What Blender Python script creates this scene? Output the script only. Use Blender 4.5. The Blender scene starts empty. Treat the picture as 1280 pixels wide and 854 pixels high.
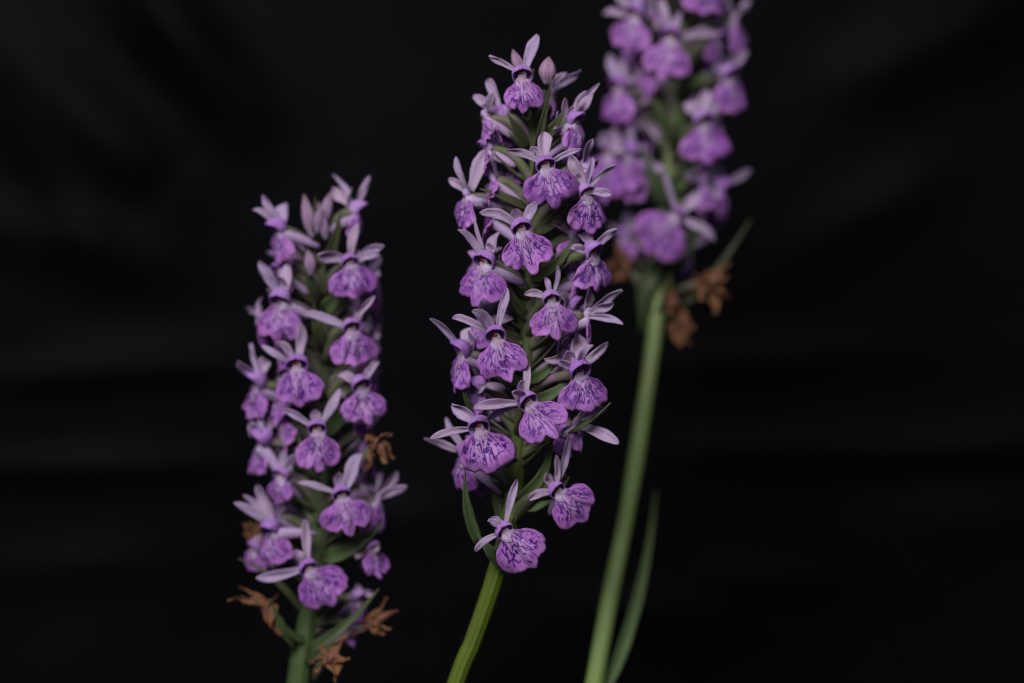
import bpy, math, random
import numpy as np
from mathutils import Vector, Matrix, noise

scene = bpy.context.scene
COL = scene.collection
R = random.Random(11)
MM = 0.001

# ------------------------------------------------------------------ camera
D = 0.7111                 # camera to the plane of the middle spike
K = 0.256 / 1280           # metres per photo pixel in that plane
cam_d = bpy.data.cameras.new('camera')
cam = bpy.data.objects.new('camera', cam_d)
COL.objects.link(cam)
cam.location = (0, -D, 0)
cam.rotation_euler = (math.radians(90), 0, 0)
cam_d.lens = 100
cam_d.sensor_width = 36
cam_d.clip_start = 0.01
cam_d.clip_end = 20
cam_d.dof.use_dof = True
cam_d.dof.focus_distance = D - 0.017
cam_d.dof.aperture_fstop = 4.0
scene.camera = cam

# ------------------------------------------------------------------ light
world = bpy.data.worlds.new('World')
scene.world = world
world.use_nodes = True
bg = world.node_tree.nodes['Background']
bg.inputs['Color'].default_value = (0.62, 0.72, 1.0, 1)
bg.inputs['Strength'].default_value = 0.08


def area(name, loc, target, size, watts, color):
    ld = bpy.data.lights.new(name, 'AREA')
    ld.shape = 'DISK'
    ld.size = size
    ld.energy = watts
    ld.color = color
    o = bpy.data.objects.new(name, ld)
    COL.objects.link(o)
    o.location = loc
    o.rotation_euler = (Vector(target) - Vector(loc)).to_track_quat('-Z', 'Y').to_euler()
    return o


area('window_light', (-0.38, -1.1, 0.84), (0, 0, 0), 0.85, 27.0, (0.93, 0.95, 1.0))

scene.view_settings.view_transform = 'Standard'
scene.view_settings.look = 'None'
scene.view_settings.gamma = 1.0
scene.view_settings.use_curve_mapping = False
scene.view_settings.exposure = 0.0
scene.cycles.filter_width = 1.25

# ------------------------------------------------------------------ helpers


def at(px, py, y=0.0):
    """a photo pixel at world depth y (metres behind the middle spike)"""
    f = K * (D + y) / D
    return Vector(((px - 640) * f, y, (427 - py) * f))


class NT:
    """small node-tree writer"""
    def __init__(s, name):
        s.m = bpy.data.materials.new(name)
        s.m.use_nodes = True
        s.t = s.m.node_tree
        s.n = s.t.nodes
        s.bsdf = s.n['Principled BSDF']
        s.out = s.n['Material Output']

    def node(s, typ, **kw):
        n = s.n.new(typ)
        for k, v in kw.items():
            setattr(n, k, v)
        return n

    def put(s, sock, v):
        if isinstance(v, bpy.types.NodeSocket):
            s.t.links.new(v, sock)
        elif isinstance(v, (tuple, list)) and len(v) == 3 and sock.type == 'RGBA':
            sock.default_value = (*v, 1)
        else:
            sock.default_value = v

    def math(s, op, a, b=None, c=None, clamp=False):
        n = s.node('ShaderNodeMath', operation=op, use_clamp=clamp)
        for i, v in enumerate((a, b, c)):
            if v is not None:
                s.put(n.inputs[i], v)
        return n.outputs[0]

    def ramp(s, v, lo, hi, a=0.0, b=1.0):
        n = s.node('ShaderNodeMapRange', interpolation_type='SMOOTHSTEP')
        s.put(n.inputs[0], v)
        n.inputs[1].default_value = lo
        n.inputs[2].default_value = hi
        n.inputs[3].default_value = a
        n.inputs[4].default_value = b
        return n.outputs[0]

    def mix(s, f, a, b):
        n = s.node('ShaderNodeMix', data_type='RGBA')
        s.put(n.inputs[0], f)
        s.put(n.inputs[6], a)
        s.put(n.inputs[7], b)
        return n.outputs[2]

    def vec(s, x, y, z=0.0):
        n = s.node('ShaderNodeCombineXYZ')
        s.put(n.inputs[0], x)
        s.put(n.inputs[1], y)
        s.put(n.inputs[2], z)
        return n.outputs[0]

    def noise(s, v, scale, detail=2.0, rough=0.5):
        n = s.node('ShaderNodeTexNoise')
        if v is not None:
            s.put(n.inputs['Vector'], v)
        n.inputs['Scale'].default_value = scale
        n.inputs['Detail'].default_value = detail
        n.inputs['Roughness'].default_value = rough
        return n.outputs[0]

    def voronoi(s, v, scale, feature='F1', rnd=1.0):
        n = s.node('ShaderNodeTexVoronoi', feature=feature)
        s.put(n.inputs['Vector'], v)
        n.inputs['Scale'].default_value = scale
        n.inputs['Randomness'].default_value = rnd
        return n.outputs['Distance']

    def uv(s):
        n = s.node('ShaderNodeUVMap', uv_map='polar')
        x = s.node('ShaderNodeSeparateXYZ')
        s.t.links.new(n.outputs[0], x.inputs[0])
        return x.outputs[0], x.outputs[1]

    def rnd(s):
        return s.node('ShaderNodeObjectInfo').outputs['Random']

    def objco(s):
        return s.node('ShaderNodeTexCoord').outputs['Object']

    def bump(s, h, strength, dist):
        n = s.node('ShaderNodeBump')
        n.inputs['Strength'].default_value = strength
        n.inputs['Distance'].default_value = dist
        s.put(n.inputs['Height'], h)
        s.t.links.new(n.outputs[0], s.bsdf.inputs['Normal'])

    def finish(s, color, rough=0.5, spec=0.3, trans=0.0):
        s.put(s.bsdf.inputs['Base Color'], color)
        s.put(s.bsdf.inputs['Roughness'], rough)
        s.bsdf.inputs['Specular IOR Level'].default_value = spec
        if trans:
            tr = s.node('ShaderNodeBsdfTranslucent')
            s.put(tr.inputs['Color'], color)
            mx = s.node('ShaderNodeMixShader')
            mx.inputs[0].default_value = trans
            s.t.links.new(s.bsdf.outputs[0], mx.inputs[1])
            s.t.links.new(tr.outputs[0], mx.inputs[2])
            s.t.links.new(mx.outputs[0], s.out.inputs['Surface'])
        return s.m


def mat_lip():
    n = NT('spotted_lip')
    u, t = n.uv()
    r = n.math('MULTIPLY', n.rnd(), 53.0)
    s2 = n.math('MULTIPLY_ADD', u, 2.0, -1.0)          # -1 .. 1 across the lip
    a = n.math('ABSOLUTE', s2)
    co = n.vec(s2, t, r)
    d1 = n.math('SUBTRACT', n.noise(n.vec(s2, t, r), 4.0, 2.0), 0.5)
    sd = n.math('MULTIPLY_ADD', d1, 0.13, s2)
    d2 = n.math('SUBTRACT', n.noise(n.vec(t, s2, n.math('ADD', r, 9.0)), 4.0, 2.0), 0.5)
    td = n.math('MULTIPLY_ADD', d2, 0.2, t)
    # radial dashes, getting smaller and rounder outwards
    v = n.voronoi(n.vec(n.math('MULTIPLY', sd, n.math('MULTIPLY_ADD', r, 0.03, 5.2)), n.math('MULTIPLY', td, 4.4), r), 1.0, 'F1', 0.75)
    th = n.math('MULTIPLY_ADD', n.noise(n.vec(s2, td, n.math('ADD', r, 4.0)), 2.6), 0.40, 0.115)
    dash = n.ramp(n.math('SUBTRACT', th, v), -0.02, 0.03)
    vb = n.voronoi(n.vec(n.math('MULTIPLY', sd, 10.5), n.math('MULTIPLY', td, 7.5), n.math('ADD', r, 13.0)), 1.0, 'F1', 0.9)
    thb = n.math('MULTIPLY_ADD', n.noise(n.vec(s2, td, n.math('ADD', r, 44.0)), 3.6), 0.42, 0.06)
    dots = n.math('MULTIPLY', n.ramp(n.math('SUBTRACT', thb, vb), -0.05, 0.04), n.ramp(t, 0.35, 0.55))
    # looping lines
    ve = n.voronoi(n.vec(n.math('MULTIPLY', sd, 3.6), n.math('MULTIPLY', td, 2.4), n.math('ADD', r, 20.0)), 1.0, 'DISTANCE_TO_EDGE', 0.9)
    brk = n.ramp(n.noise(n.vec(s2, t, n.math('ADD', r, 31.0)), 6.0, 1.0), 0.42, 0.50)
    loop = n.math('MULTIPLY', n.ramp(ve, 0.028, 0.07, 1.0, 0.0), brk)
    # long veins running from the throat
    ph = n.math('FRACT', n.math('MULTIPLY_ADD', sd, 6.5, 0.5))
    ln = n.ramp(n.math('ABSOLUTE', n.math('SUBTRACT', ph, 0.5)), 0.08, 0.17, 1.0, 0.0)
    ln = n.math('MULTIPLY', ln, n.ramp(n.noise(n.vec(n.math('MULTIPLY', s2, 3.0), t, n.math('ADD', r, 77.0)), 4.2, 1.0), 0.48, 0.56))
    ln = n.math('MULTIPLY', ln, n.ramp(a, 0.6, 0.85, 1.0, 0.0))
    pat = n.math('MAXIMUM', n.math('MAXIMUM', dash, loop), n.math('MAXIMUM', ln, n.math('MULTIPLY', dots, 0.8)))
    edge = n.math('ADD', t, n.math('MULTIPLY', d1, 0.25))
    msk = n.math('MULTIPLY', n.ramp(edge, 0.70, 0.93, 1.0, 0.0), n.ramp(t, 0.06, 0.17))
    msk = n.math('MULTIPLY', msk, n.ramp(a, 0.75, 1.0, 1.0, 0.3))
    pat = n.math('MULTIPLY', pat, msk)
    r2 = n.math('FRACT', n.math('MULTIPLY', n.rnd(), 17.3))
    pat = n.math('MULTIPLY', pat, n.math('MULTIPLY_ADD', r2, 0.4, 0.72))
    pat = n.math('MULTIPLY', pat, n.math('MULTIPLY_ADD', n.noise(co, 6.0, 2.0), 0.4, 0.78), clamp=True)
    # ground colour: pale throat, purple blade, pinker rim
    rr = n.rnd()
    base = n.mix(rr, (0.41, 0.105, 0.51), (0.53, 0.19, 0.58))
    base = n.mix(n.ramp(n.noise(co, 3.0, 3.0), 0.35, 0.7, 0.0, 0.65), base, (0.55, 0.26, 0.66))
    base = n.mix(n.math('MULTIPLY', n.ramp(a, 0.80, 0.1, 0.0, 0.65), n.ramp(t, 0.90, 0.40)), base, (0.67, 0.42, 0.69))
    base = n.mix(n.ramp(edge, 0.80, 1.0, 0.0, 0.45), base, (0.58, 0.25, 0.54))
    base = n.mix(n.ramp(t, 0.05, 0.24, 0.75, 0.0), base, (0.60, 0.42, 0.58))
    bl = n.math('MULTIPLY', n.ramp(n.noise(n.vec(s2, t, n.math('ADD', r, 61.0)), 4.5, 2.0), 0.70, 0.76), 0.7)
    base = n.mix(bl, base, (0.42, 0.24, 0.10))
    col = n.mix(pat, base, (0.105, 0.007, 0.235))
    h = n.math('ADD', n.math('MULTIPLY', n.noise(n.vec(n.math('MULTIPLY', s2, 9.0), t, r), 3.0, 3.0), 1.0),
               n.math('MULTIPLY', pat, -0.4))
    h = n.math('ADD', h, n.math('MULTIPLY', n.noise(n.objco(), 3800.0, 1.0), 0.35))
    n.bump(h, 0.7, 0.0004)
    return n.finish(col, n.ramp(n.noise(n.objco(), 2600.0, 1.0), 0.3, 0.7, 0.32, 0.6), 0.38, 0.30)


def mat_petal(name, c0, c1, tip, spots=0.0, trans=0.25, vein=(0.40, 0.22, 0.52)):
    n = NT(name)
    u, t = n.uv()
    r = n.math('MULTIPLY', n.rnd(), 41.0)
    s2 = n.math('MULTIPLY_ADD', u, 2.0, -1.0)
    co = n.vec(s2, n.math('MULTIPLY', t, 2.0), r)
    base = n.mix(n.rnd(), c0, c1)
    base = n.mix(n.ramp(n.noise(co, 2.2, 4.0, 0.6), 0.38, 0.66, 0.0, 0.6), base, c1)
    base = n.mix(n.ramp(t, 0.70, 1.0, 0.0, 0.45), base, tip)
    w = n.math('MULTIPLY_ADD', n.noise(co, 2.0, 2.0), 0.5, s2)
    ph = n.math('ABSOLUTE', n.math('SUBTRACT', n.math('FRACT', n.math('MULTIPLY', w, 2.5)), 0.5))
    vn = n.ramp(ph, 0.0, 0.16, 1.0, 0.0)
    base = n.mix(n.math('MULTIPLY', vn, 0.32), base, vein)
    base = n.mix(n.ramp(t, 0.0, 0.35, 0.45, 0.0), base, (0.60, 0.50, 0.60))
    old = n.math('MULTIPLY', 1.0 if spots else 0.0, n.ramp(n.math('FRACT', n.math('MULTIPLY', n.rnd(), 23.7)), 0.86, 0.88))
    old = n.math('MULTIPLY', old, n.ramp(n.math('MULTIPLY_ADD', n.noise(co, 3.0), 0.2, t), 0.92, 1.0))
    base = n.mix(old, base, (0.20, 0.08, 0.03))
    base = n.mix(n.ramp(n.math('ABSOLUTE', s2), 0.72, 1.0, 0.0, 0.35), base, vein)
    if spots:
        v = n.voronoi(n.vec(n.math('MULTIPLY', s2, 1.3), n.math('MULTIPLY', t, 4.0), r), 1.0, 'F1', 0.8)
        sp = n.math('MULTIPLY', n.ramp(v, 0.10, 0.19, 1.0, 0.0), n.ramp(n.noise(co, 1.3), 0.48, 0.56))
        base = n.mix(n.math('MULTIPLY', sp, spots), base, (0.22, 0.06, 0.36))
    n.bump(n.math('ADD', n.noise(n.vec(n.math('MULTIPLY', s2, 5.0), t, r), 3.0, 3.0), n.math('ADD', n.math('MULTIPLY', vn, -0.3), n.math('MULTIPLY', n.noise(n.objco(), 3800.0, 1.0), 0.3))), 0.65, 0.0004)
    return n.finish(base, 0.46, 0.3, trans)


def mat_green(name, c0, c1, tint, k=1.0, stripes=9.0, flush=0.0, spec=0.35):
    n = NT(name)
    u, t = n.uv()
    r = n.math('MULTIPLY', n.rnd(), 29.0)
    co = n.vec(n.math('MULTIPLY', u, 2.0), n.math('MULTIPLY', t, 3.0), r)
    base = n.mix(n.ramp(n.noise(co, 1.6, 4.0, 0.6), 0.35, 0.68), c0, c1)
    fib = n.noise(n.vec(n.math('MULTIPLY', u, stripes * 3), n.math('MULTIPLY', t, 1.3), r), 1.5, 3.0, 0.6)
    base = n.mix(n.ramp(fib, 0.48, 0.72, 0.0, 0.55), base, tuple(x * 0.5 for x in c0))
    base = n.mix(n.ramp(n.noise(co, 0.9, 3.0), 0.48, 0.75, 0.0, k), base, tint)
    if stripes < 9:
        base = n.mix(n.ramp(n.math('MULTIPLY_ADD', n.noise(co, 4.0), 0.16, t), 0.94, 1.06, 0.0, 0.75), base, (0.12, 0.07, 0.03))
    if flush:
        base = n.mix(n.ramp(n.math('MULTIPLY_ADD', n.noise(co, 3.0), 0.3, t), 0.5, 0.9, 0.0, flush), base, (0.07, 0.062, 0.04))
    n.bump(fib, 0.5, 0.0005)
    return n.finish(base, 0.42, spec, 0.1)


def mat_withered():
    n = NT('withered_petal')
    co = n.objco()
    a = n.noise(co, 420.0, 4.0, 0.65)
    base = n.mix(n.rnd(), (0.18, 0.075, 0.030), (0.11, 0.043, 0.022))
    base = n.mix(n.ramp(a, 0.35, 0.7), base, (0.25, 0.118, 0.052))
    base = n.mix(n.ramp(n.noise(co, 210.0, 2.0), 0.55, 0.72, 0.0, 0.6), base, (0.17, 0.06, 0.10))
    n.bump(a, 0.9, 0.0006)
    return n.finish(base, 0.7, 0.2, 0.15)


def mat_plain(name, c0, c1, scale, rough, spec, trans=0.0):
    n = NT(name)
    co = n.objco()
    a = n.noise(co, scale, 3.0)
    col = n.mix(n.ramp(a, 0.35, 0.65), c0, c1)
    n.bump(a, 0.4, 0.0003)
    return n.finish(col, rough, spec, trans)


def mat_cloth():
    n = NT('black_cloth')
    co = n.objco()
    a = n.noise(co, 9.0, 4.0, 0.6)
    w = n.noise(co, 900.0, 2.0)
    col = n.mix(n.ramp(a, 0.35, 0.7), (0.0008, 0.0008, 0.0011), (0.0021, 0.0020, 0.0028))
    n.bump(w, 0.25, 0.0006)
    return n.finish(col, 0.60, 0.035)


M = {
    'lip': mat_lip(),
    'sepal': mat_petal('lilac_sepal', (0.53, 0.40, 0.61), (0.65, 0.46, 0.60), (0.61, 0.34, 0.50), 0.9, 0.36),
    'hood': mat_petal('purple_hood', (0.40, 0.16, 0.54), (0.54, 0.30, 0.64), (0.38, 0.11, 0.52), 0.0, 0.2, (0.25, 0.06, 0.38)),
    'spur': mat_petal('lilac_spur', (0.46, 0.32, 0.52), (0.52, 0.34, 0.52), (0.42, 0.24, 0.44), 0.0, 0.1),
    'faded': mat_petal('faded_pink_sepal', (0.52, 0.36, 0.42), (0.50, 0.30, 0.36), (0.40, 0.18, 0.10), 0.0),
    'bud': mat_petal('pink_bud', (0.30, 0.19, 0.31), (0.36, 0.20, 0.31), (0.22, 0.10, 0.05), 0.0, 0.1, (0.20, 0.11, 0.15)),
    'stem_mid': mat_green('olive_stem', (0.085, 0.128, 0.008), (0.125, 0.165, 0.014), (0.09, 0.095, 0.02), 0.7, 9.0, 0.75),
    'stem_left': mat_green('dark_green_stem', (0.05, 0.088, 0.024), (0.078, 0.12, 0.036), (0.06, 0.07, 0.032), 0.5, 9.0, 0.6),
    'stem_right': mat_green('pale_green_stem', (0.26, 0.38, 0.08), (0.34, 0.46, 0.12), (0.28, 0.34, 0.10), 0.4, 9.0, 0.75, 0.8),
    'leaf': mat_green('pale_leaf', (0.15, 0.23, 0.08), (0.20, 0.29, 0.11), (0.16, 0.18, 0.07), 0.4, 6.0),
    'bract': mat_green('green_bract', (0.062, 0.075, 0.028), (0.095, 0.105, 0.045), (0.10, 0.06, 0.07), 0.9, 5.0),
    'bract_green': mat_green('fresh_green_bract', (0.07, 0.105, 0.035), (0.10, 0.14, 0.055), (0.085, 0.085, 0.05), 0.6, 5.0),
    'ovary': mat_green('twisted_ovary', (0.11, 0.13, 0.05), (0.17, 0.13, 0.11), (0.25, 0.14, 0.24), 0.9, 3.0),
    'withered': mat_withered(),
    'column': mat_plain('pale_column', (0.64, 0.50, 0.58), (0.52, 0.35, 0.47), 700.0, 0.25, 0.5, 0.1),
    'anther': mat_plain('dark_red_anther', (0.16, 0.012, 0.028), (0.26, 0.05, 0.06), 900.0, 0.4, 0.4),
    'cloth': mat_cloth(),
}


def link(name, me, parent=None, loc=None):
    o = bpy.data.objects.new(name, me)
    COL.objects.link(o)
    if parent:
        o.parent = parent
    if loc is not None:
        o.location = loc
    return o


def mesh_from(name, V, F, UV, mats, midx=None):
    me = bpy.data.meshes.new(name)
    me.from_pydata([tuple(v) for v in V], [], F)
    for m in mats:
        me.materials.append(m)
    uvl = me.uv_layers.new(name='polar')
    lv = np.empty(len(me.loops), dtype=np.int32)
    me.loops.foreach_get('vertex_index', lv)
    uvl.data.foreach_set('uv', np.asarray(UV, dtype=np.float32)[lv].ravel())
    me.polygons.foreach_set('use_smooth', np.ones(len(me.polygons), dtype=bool))
    if midx is not None:
        me.polygons.foreach_set('material_index', np.asarray(midx, dtype=np.int32))
    me.update()
    return me


def shell_data(P, th):
    """grid P[m,n,3] -> closed sheet of thickness th; uv = (across, along)"""
    m, n, _ = P.shape
    du = np.gradient(P, axis=1)
    dv = np.gradient(P, axis=0)
    N = np.cross(du, dv)
    N /= np.maximum(np.linalg.norm(N, axis=2, keepdims=True), 1e-12)
    taper = np.ones((m, n, 1))
    taper[0] = taper[-1] = 0.4
    taper[:, 0] = taper[:, -1] = 0.4
    A = (P + N * th * 0.5 * taper).reshape(-1, 3)
    B = (P - N * th * 0.5 * taper).reshape(-1, 3)
    V = np.vstack([A, B])
    uu, vv = np.meshgrid(np.linspace(0, 1, n), np.linspace(0, 1, m))
    UV = np.stack([uu.ravel(), vv.ravel()], 1)
    UV = np.vstack([UV, UV])
    F = []
    o = m * n
    for i in range(m - 1):
        for j in range(n - 1):
            a, b, c, d = i * n + j, i * n + j + 1, (i + 1) * n + j + 1, (i + 1) * n + j
            F.append((a, b, c, d))
            F.append((o + d, o + c, o + b, o + a))
    rim = [(0, j) for j in range(n)] + [(i, n - 1) for i in range(1, m)] + \
          [(m - 1, j) for j in range(n - 2, -1, -1)] + [(i, 0) for i in range(m - 2, 0, -1)]
    idx = [i * n + j for i, j in rim]
    for a, b in zip(idx, idx[1:] + idx[:1]):
        F.append((b, a, o + a, o + b))
    return V, F, UV


def tube_data(path, rad, seg=10, ridges=0, ramp=0.0, twist=0.0):
    """closed tube along path; rad per point"""
    path = [Vector(p) for p in path]
    n = len(path)
    V, F, UV = [], [], []
    t0 = (path[1] - path[0]).normalized()
    ref = Vector((0, 0, 1)) if abs(t0.z) < 0.9 else Vector((1, 0, 0))
    x = t0.cross(ref).normalized()
    for i in range(n):
        t = (path[min(i + 1, n - 1)] - path[max(i - 1, 0)]).normalized()
        x = (x - t * x.dot(t)).normalized()
        y = t.cross(x)
        for k in range(seg):
            a = 2 * math.pi * k / seg
            rr = rad[i] * (1 + ramp * math.cos(ridges * a + twist * i / n))
            V.append(path[i] + x * math.cos(a) * rr + y * math.sin(a) * rr)
            UV.append((abs(2.0 * k / seg - 1), i / (n - 1)))
    for i in range(n - 1):
        for k in range(seg):
            k2 = (k + 1) % seg
            F.append((i * seg + k, i * seg + k2, (i + 1) * seg + k2, (i + 1) * seg + k))
    V.append(path[0]); UV.append((0.5, 0))
    V.append(path[-1]); UV.append((0.5, 1))
    for k in range(seg):
        k2 = (k + 1) % seg
        F.append((len(V) - 2, k2, k))
        F.append((len(V) - 1, (n - 1) * seg + k, (n - 1) * seg + k2))
    return V, F, UV


def bez(p0, p1, p2, n):
    return [p0 * (1 - t) ** 2 + p1 * 2 * t * (1 - t) + p2 * t * t for t in (i / (n - 1) for i in range(n))]


def bezt(p0, p1, p2, n):
    """like bez, rows closer together towards the tip"""
    return [p0 * (1 - t) ** 2 + p1 * 2 * t * (1 - t) + p2 * t * t for t in (1 - (1 - i / (n - 1)) ** 1.7 for i in range(n))]


def spline(pts, n):
    """Catmull-Rom through the points"""
    P = [pts[0] * 2 - pts[1]] + list(pts) + [pts[-1] * 2 - pts[-2]]
    out = []
    segs = len(pts) - 1
    for i in range(n):
        g = min(i / (n - 1) * segs, segs - 1e-6)
        k = int(g); t = g - k
        a, b, c, d = P[k:k + 4]
        out.append(0.5 * ((2 * b) + (c - a) * t + (2 * a - 5 * b + 4 * c - d) * t * t + (3 * b - a - 3 * c + d) * t ** 3))
    return out


SEPAL_T = [0, .06, .2, .4, .6, .78, .9, .96, .985, 1.0]
SEPAL_W = [.48, .50, .64, .86, .97, .84, .58, .36, .22, .03]
BRACT_T = [0, .08, .25, .5, .75, .92, 1.0]
BRACT_W = [.40, .85, 1.0, .80, .45, .14, .03]


def strip(path, width, nhint, cup=0.25, curl=0.0, th=0.20 * MM, prof=(SEPAL_T, SEPAL_W), cols=7, wob=0.25 * MM, twist=0.0, seed=0.0, crumple=0.0):
    """blade along a path -> shell data; width is the full width"""
    m = len(path)
    P = np.zeros((m, cols, 3))
    for i, p in enumerate(path):
        t = 1 - (1 - i / (m - 1)) ** 1.7
        tg = (path[min(i + 1, m - 1)] - path[max(i - 1, 0)]).normalized()
        side = tg.cross(nhint)
        if side.length < 1e-4:
            side = tg.cross(Vector((0.3, 0.2, 1)))
        side.normalize()
        side = Matrix.Rotation(twist * (t - 0.3), 3, tg) @ side
        nn = side.cross(tg)
        w = 0.5 * width * float(np.interp(t, *prof)) * (1 + 0.13 * noise.noise(Vector((t * 5, seed, 2))))
        p = p + nhint * (curl * t ** 3)
        for j in range(cols):
            s = -1 + 2 * j / (cols - 1)
            q = p + side * (w * s) + nn * (cup * w * abs(s) ** 1.4)
            q = q + nn * (wob * noise.noise(Vector((s * 0.9 + seed, t * 2.2, seed * 1.7))))
            if crumple:
                q = q + crumple * noise.noise_vector(q * 420 + Vector((seed, 0, 0))) + 0.4 * crumple * noise.noise_vector(q * 1100 + Vector((seed, 3, 0)))
            P[i, j] = q
    return shell_data(P, th)


def part(name, data, mats, parent, midx=None, loc=None):
    V, F, UV = data
    return link(name, mesh_from(name, V, F, UV, mats, midx), parent, loc)


def rel(data, o):
    V, F, UV = data
    return [Vector(v) - o for v in V], F, UV


# ------------------------------------------------------------------ black cloth behind and below
def build_cloth():
    YB, ZF, RAD = 0.21, -0.20, 0.05
    def prof(v):
        """v in metres down the sheet from its top -> (y, z, normal y, normal z)"""
        top = 0.34
        l1 = top - (ZF + RAD)
        if v < l1:
            return YB, top - v, -1.0, 0.0
        v -= l1
        a = v / RAD
        if a < math.pi / 2:
            return YB - RAD + RAD * math.cos(a), ZF + RAD - RAD * math.sin(a), -math.cos(a), math.sin(a)
        return YB - RAD - (v - RAD * math.pi / 2), ZF, 0.0, 1.0
    f = K * (D + YB) / D
    folds = []          # (ax, az, bx, bz, height, sigma) ridges seen on the cloth
    for (x0, y0, x1, y1, h, sg) in [
        (-80, 590, 320, 575, 3.2, 15), (-80, 470, 330, 462, 2.0, 16), (60, 440, 330, 425, 1.4, 14),
        (840, 565, 1340, 555, 3.4, 17), (1080, 545, 1360, 520, 2.2, 20), (820, 450, 1340, 432, 2.2, 20),
        (880, 715, 1060, 738, 2.4, 17), (-60, 720, 200, 700, 1.5, 26),
        (-40, 20, 210, 230, 7.5, 50), (150, -40, 330, 190, 7.0, 42), (0, 120, 150, 330, 4.0, 30), (-60, 270, 260, 330, 3.0, 42),
        (430, 120, 560, 330, 2.6, 45), (960, 330, 1180, 210, 3.0, 34), (1010, 120, 1320, -20, 3.0, 50),
        (1040, 640, 1330, 660, 1.6, 26), (420, 640, 560, 660, 1.6, 26), (660, 760, 1000, 790, 1.6, 30)]:
        folds.append(((x0 - 640) * f, (427 - y0) * f, (x1 - 640) * f, (427 - y1) * f, h * MM * 2.2, sg * f))
    nx, nv = 190, 260
    W, L = 0.9, 1.05
    X = np.linspace(-W / 2, W / 2, nx)
    P = np.zeros((nv, nx, 3))
    for i in range(nv):
        y, z, ny, nz = prof(i / (nv - 1) * L)
        h = np.zeros(nx)
        for ax, az, bx, bz, hh, sg in folds:
            dx, dz = bx - ax, bz - az
            ll = dx * dx + dz * dz
            t = ((X - ax) * dx + (z - az) * dz) / ll
            tc = np.clip(t, 0, 1)
            ex = X - (ax + dx * tc)
            ez = z - (az + dz * tc)
            env = np.sin(np.pi * np.clip(t, 0.02, 0.98)) ** 0.6
            wv = np.array([noise.noise(Vector((x * 14, az * 30, hh * 999))) for x in X[::10]])
            wv = np.interp(X, X[::10], wv) * sg * 0.6
            dist2 = (ex ** 2 + (ez + wv) ** 2) / sg ** 2
            brk = np.array([0.55 + 1.1 * noise.noise(Vector((x * 11, hh * 777, bz * 9))) for x in X[::6]])
            h += hh * np.exp(-dist2) * env * np.interp(X, X[::6], brk)
        h += np.array([2.2 * MM * noise.noise(Vector((x * 7, i / nv * 9, 3))) + 0.7 * MM * noise.noise(Vector((x * 22, i / nv * 30, 8))) for x in X])
        P[i, :, 0] = X
        P[i, :, 1] = y + ny * h
        P[i, :, 2] = z + nz * h
    o = part('backdrop_cloth', shell_data(P, 0.6 * MM), [M['cloth']], None)
    o['kind'] = 'structure'
    o['label'] = 'dark black cloth with soft blurred folds behind the flowers'
    o['category'] = 'backdrop'
    return ZF


FLOOR = build_cloth() + 0.002

# ------------------------------------------------------------------ flower pieces
LIP_A = [0, 5, 9, 12.5, 17, 25, 36, 48, 58, 66, 71, 74]
LIP_R = [1.0, .98, .92, .84, .845, .92, .97, .95, .86, .72, .60, .50]
LIP_MAX = 74


def lip_data(L, Wf, fr, ax, th0, seed, lobes=1.0, reflex=1.0):
    """three-lobed spotted lip; L length, Wf width factor; fr=(r,f,u) axes"""
    r, f, u = fr
    m, n = 20, 57
    P = np.zeros((m, n, 3))
    fold = 0.5 + 0.5 * noise.noise(Vector((seed, 2.2, 7.1)))
    skew = 0.10 * noise.noise(Vector((seed, 8.2, 1.1)))
    cen = 1 + 0.10 * noise.noise(Vector((seed * 1.3, 4.2, 2.1)))
    ext = 0.92 + 0.16 * noise.noise(Vector((seed * 0.7, 6.1, 3.3)))
    for j in range(n):
        s = -1 + 2 * j / (n - 1)
        phi = abs(s) * LIP_MAX
        rad = float(np.interp(phi, LIP_A, LIP_R))
        mid = float(np.interp(phi, [0, 25, 90], [.93, .92, .92]))
        if phi < 25:
            rad = mid + (rad - mid) * lobes
            rad *= 1 + (cen - 1) * max(0, 1 - phi / 12)
        rad *= 1 + 0.07 * noise.noise(Vector((s * 5, seed, 0))) + 0.045 * noise.noise(Vector((s * 15, seed, 5))) + 0.02 * noise.noise(Vector((s * 33, seed, 5)))
        ph = math.radians(phi) * ext * (1 if s >= 0 else -1) + skew * abs(s)
        asym = 1 + 0.14 * noise.noise(Vector((0.5 if s > 0 else -0.5, seed, 9)))
        for i in range(m):
            t = i / (m - 1)
            x = rad * t * math.sin(ph) * L * Wf * asym + s * (1 - t) ** 2 * 1.5 * MM
            d = rad * t * math.cos(ph) * L
            q = t * rad
            xx = x / L
            fwd = math.sin(th0) * d - reflex * (0.30 * L * xx * xx * (0.3 + 0.7 * t)) - reflex * 0.14 * L * q ** 3
            # side lobes fold back along a crease on either side of the middle lobe
            fwd -= 0.11 * L * (0.4 + fold) * t * max(0.0, abs(s) - 0.30)
            fwd -= 0.035 * L * math.exp(-((abs(s) - 0.2) / 0.09) ** 2) * t
            fwd += 0.03 * L * math.exp(-(s / 0.15) ** 2) * math.sin(math.pi * min(t * 1.1, 1))
            fwd += L * 0.18 * t * noise.noise(Vector((s * 2.2, t * 1.8, seed)))
            fwd += L * 0.10 * t * t * noise.noise(Vector((s * 6.5, t * 1.2, seed + 4)))
            dn = math.cos(th0) * d
            v = r * x + f * (fwd + 0.5 * MM) - u * (dn - 0.2 * MM)
            P[i, j] = v
    return shell_data(P, 0.30 * MM)


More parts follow.
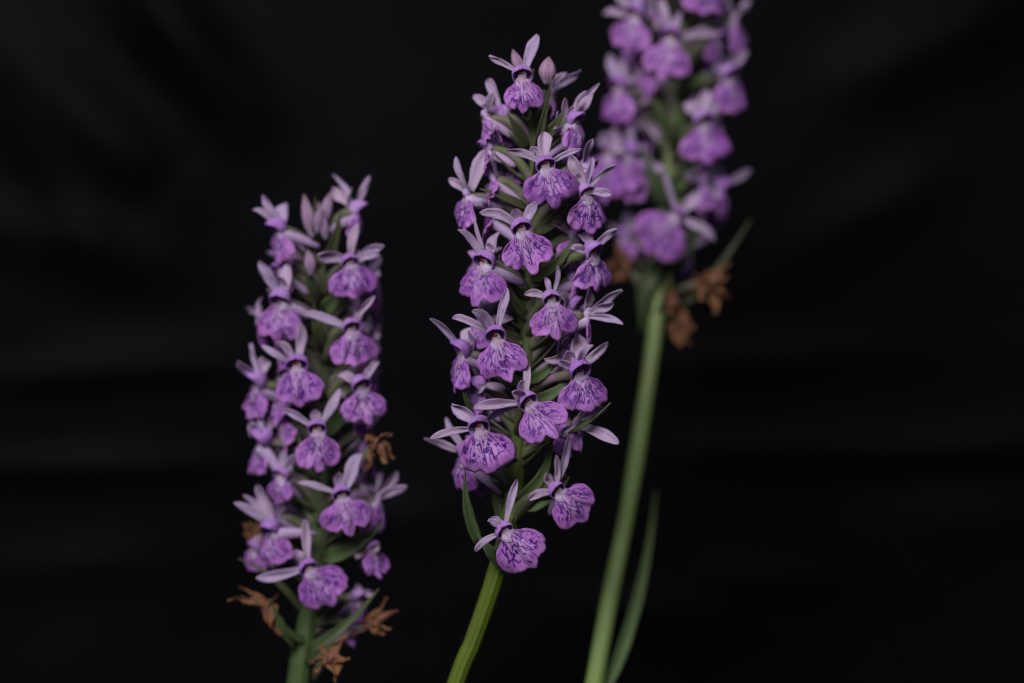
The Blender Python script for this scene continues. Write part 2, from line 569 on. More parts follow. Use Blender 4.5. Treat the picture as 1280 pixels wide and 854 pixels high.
def hood_data(fr, ln, w, lift, seed):
    """cowl of petals arched over the column, open below"""
    r, f, u = fr
    m, n = 14, 23
    P = np.zeros((m, n, 3))
    ts = [0, .10, .3, .5, .7, .84, .94, 1.0]
    ws = [.60, .78, .96, 1.0, .90, .70, .44, .06]
    d0 = (f * math.cos(lift) + u * math.sin(lift))
    up = (u * math.cos(lift) - f * math.sin(lift))
    gape = 0.5 + 0.5 * noise.noise(Vector((seed, 3.3, 1.7)))
    for i in range(m):
        q = 1 - (1 - i / (m - 1)) ** 1.6
        c = -f * 0.9 * MM - u * 0.3 * MM + d0 * (ln * q) + up * (ln * 0.10 * math.sin(math.pi * q) - ln * 0.20 * q ** 3)
        rr = 0.5 * w * float(np.interp(q, ts, ws))
        am = math.radians(128 - (6 + 30 * gape) * q)
        for j in range(n):
            s = -1 + 2 * j / (n - 1)
            a = s * am
            rx = rr * (1 + 0.10 * noise.noise(Vector((s * 2, q * 3, seed))))
            roll = 0.16 * rr * max(0, abs(s) - 0.75) / 0.25      # rims roll outwards a little
            seam = 1 - 0.07 * math.exp(-((abs(s) - 0.42) / 0.06) ** 2)   # where the petals meet
            P[i, j] = c + r * (math.sin(a) * rx * seam + roll * (1 if s > 0 else -1)) + up * (math.cos(a) * rx * seam * 1.15)
    return shell_data(P, 0.35 * MM)


def column_mesh(fr, o):
    """pale column with a dark red anther at its top"""
    r, f, u = fr
    V, F, UV, MI = [], [], [], []
    rows, seg = 10, 12
    for i in range(rows):
        q = i / (rows - 1)
        z = (-0.7 + 3.5 * q) * MM
        y = (-0.1 + 0.5 * q) * MM
        w = 1.2 * MM * math.sqrt(max(0.02, 1 - (2 * q - 1) ** 2 * 0.96)) * (1.1 - 0.25 * q)
        for k in range(seg):
            a = 2 * math.pi * k / seg
            dent = 1 - 0.55 * math.exp(-((q - 0.36) / 0.16) ** 2) * max(0, math.sin(a)) ** 2
            V.append(u * z + f * (y + math.sin(a) * w * 0.95 * dent) + r * math.cos(a) * w)
            UV.append((k / seg, q))
    for i in range(rows - 1):
        for k in range(seg):
            k2 = (k + 1) % seg
            F.append((i * seg + k, i * seg + k2, (i + 1) * seg + k2, (i + 1) * seg + k))
            MI.append(1 if o and 0.55 < (i + .5) / (rows - 1) < 0.9 and 2 <= k <= 4 else 0)
    F.append(tuple(range(seg))[::-1]); MI.append(0)
    F.append(tuple((rows - 1) * seg + k for k in range(seg))); MI.append(0)
    return mesh_from('column', V, F, UV, [M['column'] if o else M['spur'], M['anther']], MI)


def frame(yaw, pitch, roll):
    a, b, c = math.radians(yaw), math.radians(pitch), math.radians(roll)
    f = Vector((math.sin(a) * math.cos(b), -math.cos(a) * math.cos(b), math.sin(b)))
    r = Vector((0, 0, 1)).cross(f).normalized()
    u = f.cross(r).normalized()
    return (r * math.cos(c) + u * math.sin(c), f, u * math.cos(c) - r * math.sin(c))


CAM = Vector((0, -1, 0))


class Plant:
    def __init__(s, name, label, axis, y0, stem_w, stem_mat, radius):
        """axis: photo points up the stem; stem_w: widths (px) at them"""
        s.y0 = y0
        s.radius = radius
        pts = [at(x, y, y0 + (d * MM)) for x, y, d in axis]
        d = (pts[0] - pts[1]).normalized()
        base = pts[0].copy()
        low = [Vector((base.x + d.x * 0.05 + 0.0, base.y, base.z - 0.055)), Vector((base.x + d.x * 0.075, base.y, FLOOR))]
        s.root = bpy.data.objects.new(name, None)
        s.root.empty_display_size = 0.02
        COL.objects.link(s.root)
        s.root.location = low[1]
        s.root['label'] = label
        s.root['category'] = 'orchid'
        s.root['group'] = 'cut orchid spikes in front of the black cloth'
        s.o = low[1].copy()
        path = spline([low[1], low[0]] + pts, 90)
        w = [stem_w[0], stem_w[0]] + list(stem_w)
        g = np.linspace(0, len(w) - 1, 90)
        fk = K * (D + y0) / D
        rad = [float(np.interp(q, range(len(w)), w)) * 0.5 * fk for q in g]
        rad = [rr * (1 + 0.05 * noise.noise(Vector((i * 0.16, y0 * 99, 1)))) for i, rr in enumerate(rad)]
        s.path = path
        s.rad = rad
        part('stem', rel(tube_data(path, rad, 36, 9, 0.045, 3.0), s.o), [stem_mat], s.root)

    def axis_at(s, z):
        for a, b in zip(s.path, s.path[1:]):
            if a.z <= z <= b.z:
                return a.lerp(b, (z - a.z) / max(b.z - a.z, 1e-9))
        return s.path[-1].copy() if z > s.path[-1].z else s.path[0].copy()

    def flower(s, cx, cy, yaw=None, roll=0, L=46, W=1.0, sep=None, spur=None, d=None, pitch=-4, hood=(28, 24), lift=54,
               tilt=12, lobes=1.0, reflex=1.0, bract=True, mat='sepal', attach=44, anther=True):
        """throat at photo point (cx, cy); L lip length in px; sep: list of (tip x, tip y, width px, depth mm)"""
        fk = K * (D + s.y0) / D
        ax = s.axis_at((427 - cy) * fk)
        dx = (cx - 640) * fk - ax.x
        rad = s.radius
        if d is None:
            d = -math.sqrt(max(rad * rad - dx * dx, (4 * MM) ** 2)) / MM
        if yaw is None:
            yaw = math.degrees(math.asin(max(-0.9, min(0.9, dx / rad)))) * 0.75
        y = ax.y + d * MM
        T = at(cx, cy, y)
        fk = K * (D + y) / D
        fr = frame(yaw, pitch, roll)
        r, f, u = fr
        seed = R.uniform(0, 90)
        if not hood and abs(yaw) < 64:
            hood = (24, 20)
        pitch = pitch + R.uniform(-9, 6)
        roll = roll + R.uniform(-4, 4)
        # receptacle + twisted ovary reaching back to the stem
        za = T.z - attach * fk
        A = s.axis_at(za)
        out = Vector((T.x - A.x, T.y - A.y, 0))
        if out.length < 1e-5:
            out = Vector((0, -1, 0))
        out.normalize()
        back = T - f * 1.8 * MM + u * 0.3 * MM
        pth = bez(A, A + out * 4 * MM + Vector((0, 0, 9 * MM)), back, 9) + [T - f * 0.6 * MM]
        fl = part('flower', rel(tube_data(pth, [1.0 * MM, 1.15 * MM, 1.3 * MM, 1.35 * MM, 1.35 * MM, 1.3 * MM, 1.25 * MM, 1.25 * MM, 1.35 * MM, 1.1 * MM], 10, 3, 0.10, 5.0), T),
                  [M['ovary']], s.root, loc=T - s.o)
        # lip
        part('lip', lip_data(L * fk, W * R.uniform(0.82, 0.98), fr, None, math.radians(tilt + R.uniform(-5, 5)), seed, lobes * R.uniform(0.4, 1.5), reflex * R.uniform(0.4, 1.7)), [M['lip']], fl)
        # hood
        if hood:
            part('hood', hood_data(fr, hood[0] * fk * 0.82, hood[1] * fk * R.uniform(0.82, 0.95), math.radians(lift), seed), [M['hood']], fl)
            if R.random() < 0.45:
                lf = math.radians(lift)
                d0 = f * math.cos(lf) + u * math.sin(lf)
                up = u * math.cos(lf) - f * math.sin(lf)
                p0 = -f * 1.5 * MM + up * (0.35 * hood[1] * fk)
                tp = p0 + d0 * hood[0] * fk * R.uniform(0.75, 1.15) + r * R.uniform(-2.2, 2.2) * MM + up * R.uniform(1.0, 3.2) * MM
                cc = p0.lerp(tp, 0.5) + up * hood[1] * fk * 0.30
                part('sepal', strip(bezt(p0, cc, tp, 13), hood[1] * fk * 0.6, up, -0.3, seed=seed), [M[mat]], fl)
        link('column', column_mesh(fr, bool(hood)), fl)
        # sepals
        if sep is None:
            sep = []
            for a, l in ((-62, 40), (58, 42), (R.uniform(-14, 14), 34)):
                a = math.radians(a + R.uniform(-18, 18))
                tip = T + (r * math.sin(a) + u * math.cos(a)) * (l * R.uniform(0.9, 1.12) * fk) - f * R.uniform(0, 4) * MM
                sep.append((tip, R.uniform(11, 16)))
        for e in sep:
            if isinstance(e[0], Vector):
                tip, w = e[0], e[1]
                bend = 0.12
            else:
                dd = e[3] if len(e) > 3 else 2.0
                bend = e[4] if len(e) > 4 else 0.12
                tip = at(e[0], e[1], T.y + dd * MM)
                w = e[2]
            b0 = T - f * 0.8 * MM
            dr = (tip - T)
            b0 = b0 + dr.normalized() * 1.2 * MM + u * 0.8 * MM
            ln = (tip - b0).length
            dn = dr.normalized()
            img = Vector((-dn.z, 0, dn.x))          # perpendicular to the blade in the picture
            if img.z < 0:
                img = -img
            c = b0.lerp(tip, 0.55) + img * (ln * bend) + Vector((0, -1, 0)) * ln * R.uniform(-0.02, 0.10)
            nh = (f * 0.55 + CAM * 0.65 + Vector((R.uniform(-.25, .25), 0, R.uniform(-.1, .35)))).normalized()
            part('sepal', rel(strip(bezt(b0, c, tip, 17), w * fk * R.uniform(0.74, 0.98), nh, R.uniform(0.2, 1.0), R.uniform(-3, 3.2) * MM, twist=R.uniform(-1.3, 1.3), seed=R.uniform(0, 99), wob=0.9 * MM), T), [M[mat]], fl)
        # spur
        if spur is not False:
            if spur:
                tip = at(spur[0], spur[1], T.y + (spur[2] if len(spur) > 2 else 5) * MM)
            else:
                tip = T - f * 7 * MM - Vector((0, 0, 1)) * 5.5 * MM + r * R.uniform(-1.5, 1.5) * MM
            p0 = T + f * 0.6 * MM - u * 0.5 * MM
            c = p0.lerp(tip, 0.5) + Vector((0, 0, 1)) * 0.9 * MM
            rr = [1.75, 1.8, 1.7, 1.6, 1.5, 1.4, 1.3, 1.2, 1.05, 0.85, 0.45]
            part('spur', rel(tube_data(bez(p0, c, tip, 11), [q * MM * (0.9 if L < 42 else 1) for q in rr], 12), T), [M['spur']], fl)
        if bract:
            side = out.cross(Vector((0, 0, 1))) * R.uniform(-3, 3) * MM
            tip = A + out * ((T - A).length * 0.75) + Vector((0, 0, R.uniform(9, 15) * MM)) + side - Vector((0, 0, 2 * MM))
            s.bract_world(A + out * s.rad_here(A.z) * 0.5, A + out * 5 * MM + Vector((0, 0, 2 * MM)), tip, R.uniform(3.2, 4.6) * MM, (Vector((0, 0, 1)) - out * 0.6))
        return fl

    def rad_here(s, z):
        i = min(range(len(s.path)), key=lambda k: abs(s.path[k].z - z))
        return s.rad[i]

    def bract_world(s, a, c, tip, w, nh, mat='bract', name='bract'):
        return part(name, rel(strip(bezt(a, c, tip, 13), w, nh.normalized(), 0.45, 0.0, 0.35 * MM, (BRACT_T, BRACT_W), twist=R.uniform(-.4, .4), seed=R.uniform(0, 99)), s.o), [M[mat]], s.root)

    def bract(s, p0, p1, p2, w, d=(-4, -6, -8), mat='bract_green', nh=(0.25, -0.9, 0.3), name='bract'):
        P = [at(p[0], p[1], s.y0 + dd * MM) for p, dd in zip((p0, p1, p2), (d[0] + 2.5, d[1], d[2]))]
        return s.bract_world(P[0], P[1], P[2], w * K * (D + s.y0) / D, Vector(nh), mat, name)

    def bud(s, p0, p1, w, d=-3, mat='bud', d1=None):
        a = at(p0[0], p0[1], s.y0 + d * MM)
        b = at(p1[0], p1[1], s.y0 + (d if d1 is None else d1) * MM)
        fk = K * (D + s.y0) / D
        c = a.lerp(b, 0.5) + Vector((R.uniform(-1, 1) * MM, -0.8 * MM, 0))
        prof = [.35, .5, .72, .92, 1.0, 1.0, .93, .8, .6, .36, .1]
        return part('flower_bud', rel(tube_data(bez(a, c, b, 11), [w * 0.5 * fk * q for q in prof], 14, 3, 0.09, 1.0), s.o), [M[mat]], s.root)

    def withered(s, cx, cy, att, tips, d=-4, w=13, body=12, cap=True):
        """brown crumpled flower at (cx, cy) on a green capsule growing from att"""
        fk = K * (D + s.y0) / D
        T = at(cx, cy, s.y0 + d * MM)
        A = at(att[0], att[1], s.y0 + (att[2] if len(att) > 2 else -1) * MM)
        pth = bez(A, A.lerp(T, 0.5) + Vector((0, 0, 1.5 * MM)), T, 11)
        rr = [.45, .6, .85, 1, 1.05, 1.05, 1, .92, .8, .65, .4]
        fl = part('withered_flower', rel(tube_data(pth, [q * body * 0.5 * fk for q in rr], 12, 3, 0.14, 3.0), T), [M['ovary'] if cap else M['withered']], s.root, loc=T - s.o)
        fl['label'] = 'brown shrivelled spent flower on its green seed capsule'
        tips = list(tips) + [(cx + R.uniform(-26, 26), cy + R.uniform(-22, 26), R.uniform(-3, 3), R.uniform(6, 10)) for _ in range(2)]
        for tp in tips:
            tip = at(tp[0], tp[1], T.y + (tp[2] if len(tp) > 2 else R.uniform(-3, 3)) * MM)
            ww = (tp[3] if len(tp) > 3 else w) * fk
            b0 = T - (tip - T).normalized() * 1.5 * MM
            c = b0.lerp(tip, 0.5) + Vector((R.uniform(-1.5, 1.5), R.uniform(-2.5, 0.5), R.uniform(-1.5, 2))) * MM
            nh = Vector((R.uniform(-.5, .5), -1, R.uniform(-.5, .8))).normalized()
            part('withered_petal', rel(strip(bezt(b0, c, tip, 19), ww, nh, R.uniform(-0.9, 0.9), 0.0, 0.2 * MM, cols=9, wob=1.6 * MM, twist=R.uniform(-2.4, 2.4), seed=R.uniform(0, 99), crumple=0.8 * MM, prof=(BRACT_T, BRACT_W)), T), [M['withered']], fl)
        return fl

    def fill(s, ys, rad, L=40):
        """flowers on the flanks, half hidden by those in front"""
        sd = 1
        for py in ys:
            sd = -sd
            a = sd * R.uniform(52, 112)
            fk = K * (D + s.y0) / D
            ax = s.axis_at((427 - py) * fk)
            rr = rad * R.uniform(0.8, 1.0)
            dx, dy = math.sin(math.radians(a)) * rr, -math.cos(math.radians(a)) * rr
            px = 640 + (ax.x + dx) / (K * (D + s.y0 + dy) / D)
            s.flower(px, py, yaw=a + R.uniform(-20, 20), roll=R.uniform(-25, 25), d=dy / MM + 2, L=L * R.uniform(0.85, 1.05), W=0.95,
                     hood=(28, 22) if R.random() < 0.6 else None, pitch=R.uniform(-15, 10))

    def rear(s, ys, rad, L=42):
        """flowers round the back of the spike"""
        a = R.uniform(0, 360)
        for py in ys:
            a = 110 + (a + 57) % 140
            fk = K * (D + s.y0) / D
            ax = s.axis_at((427 - py) * fk)
            dx = math.sin(math.radians(a)) * rad
            dy = -math.cos(math.radians(a)) * rad
            px = 640 + (ax.x + dx) / (K * (D + s.y0 + dy) / D)
            s.flower(px, py, yaw=a, d=dy / MM, L=L * R.uniform(0.9, 1.05), W=1.0)


# ------------------------------------------------------------------ the middle spike (in focus)
mid = Plant('orchid', 'sharp middle orchid spike with spotted purple lips on a bent olive stem',
            [(568, 860, 0), (592, 800, 0), (620, 718, 0), (638, 650, 0), (648, 560, 0), (658, 450, 0), (664, 350, 0), (668, 250, 0), (667, 160, 0), (664, 105, 0)],
            0.0, [22, 22, 23, 23, 21, 19, 16, 14, 11, 6], M['stem_mid'], 16 * MM)
S = mid.flower
S(653, 100, 4, 2, 44, 1.0, [(612, 71, 11), (672, 44, 20, 3, 0.02)], d=-9, hood=(27, 28), attach=36)
S(627, 150, -118, 0, 40, 0.9, [(589, 121, 17, 2), (609, 101, 19, 4), (600, 128, 10, -1)], d=2, attach=40, spur=(655, 165))
S(719, 157, 52, 6, 42, 1.0, [(746, 108, 10, -1), (744, 119, 15, -4), (728, 118, 14, 4)], d=-5, spur=(687, 170, 3), hood=(30, 22))
S(683, 212, 8, 14, 52, 1.0, [(634, 188, 12, -1, 0.2), (678, 164, 20, 3, 0.0), (727, 186, 11, 0, 0.1)], hood=(26, 26), tilt=16)
S(584, 249, -68, -6, 46, 1.05, [(563, 193, 12, -3, 0.05), (611, 186, 24, 3, 0.0), (563, 225, 12, 4)], spur=(660, 264, 4), d=-3, hood=False, reflex=1.4)
S(653, 291, 8, 16, 54, 0.98, [(600, 264, 15, -2, 0.25), (672, 257, 17, 2, 0.1)], hood=(27, 27), tilt=14)
S(605, 334, -26, -10, 52, 1.05, [(575, 289, 13, -1, 0.18), (594, 276, 9, 2, 0.0), (622, 290, 22, 3, -0.05)], spur=(656, 356, 4), hood=(30, 28))
S(733, 246, 30, 8, 50, 1.0, [(709, 198, 20, 4), (742, 196, 9, 0, 0.0), (767, 207, 10, -2, 0.1), (765, 244, 12, -2, 0.15)], hood=(25, 22), d=-10)
S(741, 322, 42, 10, 46, 1.05, [(712, 314, 13, -3, 0.25), (770, 286, 14, -2, 0.1), (726, 290, 22, 4)], hood=(33, 24), d=-9)
S(690, 380, 6, 8, 47, 1.12, [(656, 368, 11, -1, 0.3), (683, 344, 10, 1, 0.0), (696, 332, 9, 0, -0.2)], hood=(26, 24))
S(622, 427, -6, 16, 54, 1.02, [(565, 396, 13, -1, 0.1), (592, 390, 17, -3, 0.25), (634, 360, 15, 2, 0.05)], hood=(32, 28))
S(578, 446, -62, -14, 48, 0.8, [(547, 398, 12, -2, 0.05), (590, 410, 26, 4, 0.0)], d=-4, spur=(616, 464, 4), hood=(36, 24), reflex=1.3)
S(733, 398, 96, 4, 38, 0.9, [(738, 361, 18, 5, 0.0), (771, 363, 13, 2, 0.05), (769, 378, 13, -1, 0.0), (776, 405, 13, -4, 0.1)], d=-6, hood=False)
S(725, 471, 24, 12, 50, 1.05, [(722, 416, 26, 5, 0.0), (740, 433, 15, -4, 0.3), (762, 428, 16, 3, 0.1), (695, 453, 13, -3, 0.2)], hood=(34, 28), d=-12)
S(663, 507, 12, 38, 54, 1.05, [(588, 512, 16, -1, 0.06), (608, 528, 12, 1, 0.2), (656, 445, 12, 3, 0.02), (640, 490, 16, -4, 0.2)], hood=(28, 26), tilt=16)
S(601, 540, -6, 12, 58, 0.9, [(538, 548, 14, -1, 0.12), (562, 506, 20, 0, 0.18)], hood=(30, 29))
S(581, 575, -58, -30, 46, 0.9, [(534, 549, 13, 2, 0.1), (554, 522, 13, 4, 0.05)], d=2, hood=(34, 26), spur=(628, 618, -1), reflex=1.3)
S(720, 534, 64, 6, 34, 0.9, [(761, 511, 14, 1, 0.08), (769, 556, 17, -3, 0.12), (745, 505, 15, 4)], d=-5, hood=False)
S(700, 617, 14, 46, 54, 1.0, [(660, 626, 12, -2, 0.25), (707, 546, 12, 2, -0.06), (692, 570, 10, -1)], d=-11, hood=(26, 22), lift=52)
S(634, 667, 6, 42, 60, 1.02, [(593, 691, 12, -1, 0.2), (646, 600, 13, 2, 0.04), (610, 652, 12, -2, 0.2)], hood=(23, 24), d=-14)
# top buds and the flower behind the top one
mid.bud((683, 106), (686, 71), 21, -6)
mid.bud((655, 96), (641, 62), 14, -3)
S(689, 122, 105, 0, 34, 0.9, [(731, 87, 18, 1, 0.08), (700, 92, 12, 4)], d=2, hood=False, attach=30)
mid.bud((660, 152), (655, 118), 13, -7, 'bract')
mid.fill((150, 172, 228, 236, 276, 300, 345, 352, 372, 420, 440, 478, 488, 520, 562), 12 * MM)
mid.fill((190, 214, 258, 318, 330, 388, 405, 455, 505, 545), 14 * MM, 36)
mid.rear((205, 252, 300, 352, 400, 447, 496, 540, 586), 13 * MM)
S(640, 205, -45, 0, 34, 0.9, [(628, 190, 14, 2)], d=3, hood=False)
S(640, 385, -30, 0, 36, 0.9, None, d=5, hood=False)
S(712, 330, 30, 0, 40, 1.0, None, d=5, hood=False)
# bracts that show between the flowers
B = mid.bract
B((600, 684), (577, 640), (582, 586), 15)
B((646, 628), (684, 605), (691, 548), 18, (-5, -9, -10))
B((650, 634), (690, 628), (712, 596), 21, (-4, -8, -8))
B((632, 712), (608, 690), (598, 668), 18, (-4, -8, -8))
B((648, 510), (690, 500), (716, 470), 18, (-5, -8, -7))
B((655, 478), (690, 470), (703, 432), 14, (-5, -8, -8))
B((710, 542), (740, 528), (764, 503), 6, (-9, -11, -11))
B((662, 262), (625, 243), (600, 236), 12, (-3, -6, -6), 'bract')
B((660, 190), (645, 160), (634, 142), 15, (-4, -7, -8), 'bract')
B((670, 190), (676, 165), (690, 96), 11, (-4, -8, -9), 'bract')
B((672, 180), (695, 160), (704, 138), 17, (-4, -7, -7), 'bract')
B((668, 290), (690, 285), (714, 255), 17, (-4, -7, -7), 'bract')
B((664, 350), (700, 338), (722, 290), 17, (-4, -7, -7), 'bract')
B((660, 400), (640, 380), (632, 345), 14, (-3, -6, -6), 'bract')
B((655, 430), (620, 420), (600, 400), 18, (-3, -6, -6), 'bract')
B((590, 520), (582, 500), (576, 474), 8, (-3, -4, -5))
B((640, 690), (620, 640), (612, 580), 16, (2, 5, 6))
mid.withered(706, 590, (672, 622), [(722, 572, -2, 12), (698, 575, 0, 10)], d=3, body=9)

# ------------------------------------------------------------------ the left spike (a little out of focus)
left = Plant('orchid', 'short left orchid spike with brown withered flowers at its base',
             [(372, 862, 0), (378, 820, 0), (388, 760, 0), (398, 690, 0), (402, 600, 0), (405, 500, 0), (405, 400, 0), (402, 330, 0), (397, 285, 0)],
             0.022, [29, 29, 26, 23, 21, 18, 15, 11, 6], M['stem_left'], 16 * MM)
S = left.flower
S(350, 291, -58, -4, 44, 0.9, [(313, 262, 10, -2, 0.2), (329, 244, 12, 0, 0.0), (352, 254, 25, 3, -0.1)], d=-7, spur=(400, 309, 3), hood=(33, 22), lift=40)
S(446, 268, 88, 8, 42, 0.9, [(423, 217, 13, 2, 0.0), (460, 222, 12, -2, -0.05), (412, 241, 20, 4)], d=-4, spur=(409, 293, 2), hood=(28, 20))
S(438, 333, 14, 10, 46, 1.08, [(396, 320, 19, -2, 0.2), (448, 280, 14, 0, 0.12), (479, 308, 14, 3), (474, 318, 15, 0)], d=-12, hood=(24, 24))
S(351, 380, -14, -4, 52, 0.95, [(324, 328, 16, -1, 0.05), (360, 326, 22, 2, -0.04)], d=-11, spur=(392, 398, 3), hood=(32, 28), lift=40)
S(326, 398, -112, -38, 46, 0.9, [(318, 372, 18, -1), (305, 385, 14, 2)], d=1, hood=False)
S(440, 416, 12, 8, 46, 1.12, [(380, 394, 15, -2, 0.1), (468, 371, 10, 0, 0.1), (455, 390, 14, 4)], hood=(28, 24))
S(372, 462, -4, 4, 52, 1.02, [(326, 431, 12, 1, -0.05), (380, 405, 17, 2, 0.0), (344, 430, 14, -2, 0.2)], hood=(28, 28))
S(322, 484, -62, -22, 46, 0.9, [(315, 430, 12, 2, 0.0), (338, 447, 24, 4), (304, 452, 22, -3, 0.0)], d=-4, spur=(356, 505, 3), hood=(36, 24))
S(452, 488, 22, 10, 46, 1.08, [(424, 471, 16, -2, 0.2), (474, 452, 14, 3)], d=-12, hood=(30, 26))
S(397, 542, 2, 4, 52, 1.0, [(354, 511, 13, 0, 0.05), (422, 486, 16, 1, -0.12)], hood=(27, 26))
S(328, 555, -66, -30, 46, 0.85, [(323, 504, 13, 2, 0.0), (346, 510, 14, 3, 0.0), (310, 530, 24, -3)], d=-4, spur=(364, 612, -1), hood=(34, 24))
S(345, 590, -100, -40, 42, 0.95, [(320, 590, 16, 2)], d=4, hood=False)
S(428, 624, 8, 12, 50, 1.05, [(374, 604, 13, -1, 0.1), (452, 568, 21, 1, 0.02)], hood=(26, 26))
S(341, 667, -38, -6, 46, 0.85, [(294, 630, 14, -2, 0.12), (331, 607, 22, 2, -0.03), (308, 619, 11, 3)], d=-9, spur=(396, 668, 2), hood=(33, 24), lift=38)
S(388, 714, 6, 34, 56, 0.98, [(321, 723, 16, -1, -0.08), (380, 648, 14, 2, 0.0), (366, 690, 18, -2)], hood=(24, 25), d=-13)
S(473, 628, 78, 0, 42, 0.8, [(500, 590, 12, -1, 0.0), (504, 607, 15, -3, 0.05), (470, 590, 14, 4)], d=-3, hood=False)
S(466, 690, 40, 10, 36, 0.9, [(455, 676, 13, -1, 0.1), (478, 686, 14, -3), (444, 700, 13, -1)], d=-6, hood=False, mat='faded')
S(318, 690, -50, -20, 28, 1.1, [(322, 668, 16, -1)], d=2, hood=False, mat='faded')
S(458, 560, 70, 0, 34, 0.9, None, d=4, hood=False)
S(470, 352, 80, 0, 44, 0.9, None, d=0, hood=False)
S(470, 428, 86, 0, 40, 0.9, None, d=2, hood=False)
S(420, 380, 20, 0, 40, 0.9, None, d=5, hood=False)
S(372, 345, -20, 0, 36, 0.9, None, d=5, hood=False)
S(440, 590, 30, 0, 36, 0.9, None, d=6, hood=False)
left.fill((330, 352, 382, 400, 432, 450, 480, 512, 530, 560, 590, 612, 650, 668), 12 * MM)
left.fill((345, 372, 415, 465, 500, 545, 600, 640), 14 * MM, 36)
left.rear((330, 378, 425, 472, 520, 570, 625), 13 * MM)
left.bud((391, 298), (380, 243), 16, -6)
left.bud((404, 285), (414, 240), 15, -3)
left.bud((396, 292), (398, 252), 12, -8)
left.bud((408, 300), (402, 262), 13, -7)
left.bud((388, 345), (384, 312), 14, -9)
B = left.bract
B((396, 310), (394, 280), (394, 246), 11, (-5, -9, -10), 'bract')
B((408, 330), (420, 300), (426, 262), 14, (-5, -8, -8), 'bract')
B((400, 380), (385, 355), (380, 320), 18, (-5, -9, -9), 'bract')
B((404, 390), (420, 375), (432, 355), 20, (-5, -9, -9))
B((404, 440), (395, 410), (392, 380), 18, (-5, -8, -8), 'bract')
B((405, 545), (430, 520), (452, 490), 18, (-5, -8, -8))
B((402, 700), (445, 690), (478, 655), 20, (-5, -9, -9))
B((384, 815), (430, 790), (474, 736), 13, (-5, -9, -10))
B((372, 810), (350, 790), (338, 748), 13, (-5, -9, -10))
B((380, 770), (352, 720), (298, 698), 9, (-3, -5, -6), 'bract')
B((402, 600), (380, 580), (372, 540), 16, (-4, -7, -7))
left.withered(333, 760, (368, 812), [(287, 748, -3, 12), (300, 735, 1, 10), (345, 742, -1, 13), (338, 785, -4, 22), (350, 795, 0, 14)], d=-7)
left.withered(462, 778, (400, 826), [(498, 765, -3, 12), (484, 748, 0, 12), (480, 795, -2, 15), (440, 800, 1, 12), (470, 790, -5, 16)], d=-4)
left.withered(412, 822, (392, 852), [(434, 792, 0, 9), (436, 824, -5, 13), (392, 838, -3, 13), (420, 852, -2, 22), (400, 806, 1, 11)], d=-12)
left.withered(470, 556, (425, 610), [(485, 540, -3, 14), (458, 585, -1, 12), (492, 575, 0, 16), (455, 548, -3, 12), (480, 580, -4, 18)], d=-8)
left.withered(318, 672, (360, 720), [(306, 668, 1, 14), (330, 690, 0, 14), (322, 652, 2, 12), (326, 704, -2, 12)], d=8)

B((386, 800), (360, 800), (352, 772), 10, (-4, -7, -8))
B((388, 780), (420, 770), (446, 782), 11, (-3, -6, -6), 'bract')
B((382, 830), (402, 812), (424, 798), 12, (-5, -9, -9), 'bract')
B((392, 740), (410, 730), (432, 744), 12, (-4, -7, -7), 'bract')
S(448, 752, 55, 10, 30, 0.9, [(470, 740, 12, -1), (452, 730, 12, 2)], d=-2, hood=False, attach=30)
S(442, 786, 60, -10, 26, 0.9, [(460, 770, 11, 1), (440, 768, 11, 2)], d=-1, hood=False, mat='faded', attach=26)

# ------------------------------------------------------------------ the right spike (far out of focus)
right = Plant('orchid', 'blurred tall right orchid spike on a thick pale green stem, cut off at top',
              [(742, 862, -36), (760, 760, -30), (784, 640, -22), (802, 530, -13), (818, 420, -6), (826, 330, 0), (836, 220, 0), (846, 110, 0), (852, 10, 0), (858, -100, 0), (862, -190, 0)],
              0.068, [21, 20, 20, 20, 19, 19, 17, 15, 13, 10, 6], M['stem_right'], 17 * MM)
S = right.flower
S(794, 24, -38, -16, 46, 1.05, [(752, 18, 12, 1), (800, -20, 18, 3), (770, -10, 20, 0)], hood=(30, 24))
S(838, 52, -8, -14, 52, 1.05, [(824, -2, 14, 1, 0.0), (854, 16, 14, 0), (898, 43, 13, 1, 0.1)], hood=(28, 26))
S(884, -22, 14, -4, 46, 1.1, None)
S(919, 28, 72, 22, 46, 0.9, [(944, 0, 14, -2), (900, -10, 16, 2)], d=-4, hood=False)
S(774, 114, -52, -6, 46, 1.0, [(758, 66, 18, 0), (786, 78, 24, 3), (790, 95, 18, 0)], hood=(32, 24), d=-6)
S(912, 100, 34, 12, 48, 1.0, [(930, 66, 16, -1), (892, 82, 20, 2), (915, 70, 16, 3)], d=-8, hood=(30, 24))
S(880, 158, 18, 6, 50, 1.1, [(858, 128, 22, -2), (884, 112, 20, 2), (900, 130, 16, 1)], hood=(30, 26), d=-13)
S(788, 196, -56, -24, 48, 0.9, [(760, 182, 18, 0), (790, 156, 16, -2), (806, 184, 13, 2)], d=-6, hood=(30, 22))
S(762, 196, -30, -10, 60, 0.8, [(752, 170, 22, 1), (772, 164, 18, 1)], d=-2, hood=False)
S(843, 272, -18, -42, 62, 0.95, [(828, 214, 13, -1, 0.0), (880, 244, 19, -1, 0.05), (894, 301, 14, -2, 0.08)], d=-15, hood=False)
S(902, 238, 86, 12, 42, 0.8, [(942, 212, 16, -2, 0.0), (890, 205, 24, 0), (880, 215, 20, -3)], d=-4, hood=(26, 22))
S(858, 320, 40, 0, 30, 0.8, None, d=4, hood=False)
S(780, 300, -60, 10, 38, 0.8, None, d=6, hood=False)
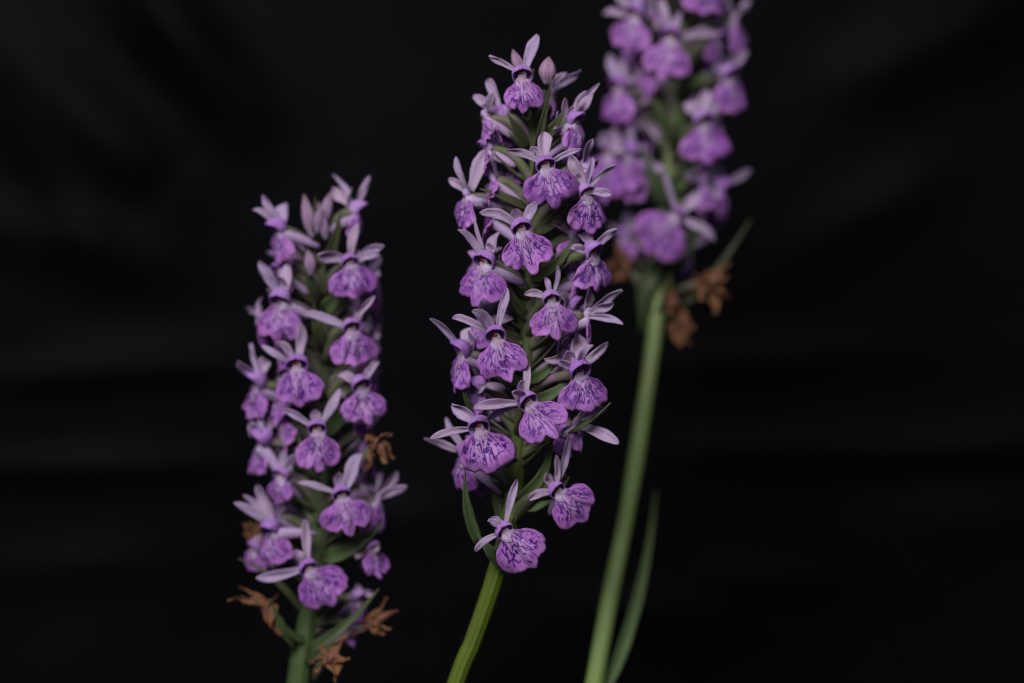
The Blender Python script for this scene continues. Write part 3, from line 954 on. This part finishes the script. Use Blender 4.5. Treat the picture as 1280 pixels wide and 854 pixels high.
S(812, 150, -30, 0, 40, 0.9, None, d=4, hood=False)
S(868, 60, 20, 0, 40, 0.9, None, d=4, hood=False)
S(830, -60, -20, 0, 46, 1.0, None)
S(890, -90, 30, 0, 46, 1.0, None)
S(846, -130, -10, 0, 44, 1.0, None)
right.fill((-20, 4, 40, 66, 96, 124, 150, 186, 216, 246), 12 * MM)
right.fill((18, 52, 82, 110, 138, 170, 200, 232), 14 * MM, 36)
right.rear((-90, -40, 10, 60, 110, 160, 210, 255), 14 * MM)
right.bud((862, -170), (860, -215), 20, -2)
right.bud((856, -160), (845, -200), 20, -3)
B = right.bract
B((752, 872), (806, 752), (820, 612), 17, (-38, -20, 4), 'leaf', name='leaf', nh=(0.45, -0.85, 0.1))
B((830, 330), (800, 340), (800, 420), 20, (-5, -9, -6))
B((832, 345), (860, 310), (880, 270), 24, (-5, -9, -9))
B((836, 260), (815, 230), (806, 190), 20, (-5, -9, -9))
B((838, 240), (862, 215), (872, 190), 22, (-5, -9, -9))
B((842, 190), (850, 160), (850, 130), 22, (-5, -9, -9))
B((842, 180), (825, 150), (815, 120), 18, (-5, -9, -9))
B((846, 120), (870, 100), (890, 90), 18, (-5, -9, -9))
B((816, 420), (800, 390), (798, 330), 22, (-5, -7, -7))
B((820, 410), (836, 380), (838, 330), 18, (-5, -8, -8))
B((850, 385), (895, 345), (938, 275), 10, (-5, -8, -8), 'bract')
right.withered(888, 352, (834, 372), [(914, 328, -2, 17), (912, 348, 0, 15), (868, 344, -1, 15), (894, 392, -3, 18), (878, 376, -4, 20), (868, 362, -3, 15)], d=-10)
right.withered(838, 378, (828, 402), [(832, 352, -1, 12), (850, 380, -3, 18), (862, 395, 0, 14), (835, 400, -4, 18)], d=-11)
right.withered(850, 402, (824, 392), [(870, 408, -2, 22), (850, 436, -4, 26), (836, 422, -1, 17), (864, 430, -3, 20), (858, 398, -2, 17)], d=-12)
right.withered(774, 330, (818, 375), [(770, 302, 0, 20), (780, 352, -3, 28), (766, 350, 0, 22), (788, 322, -2, 16)], d=0)
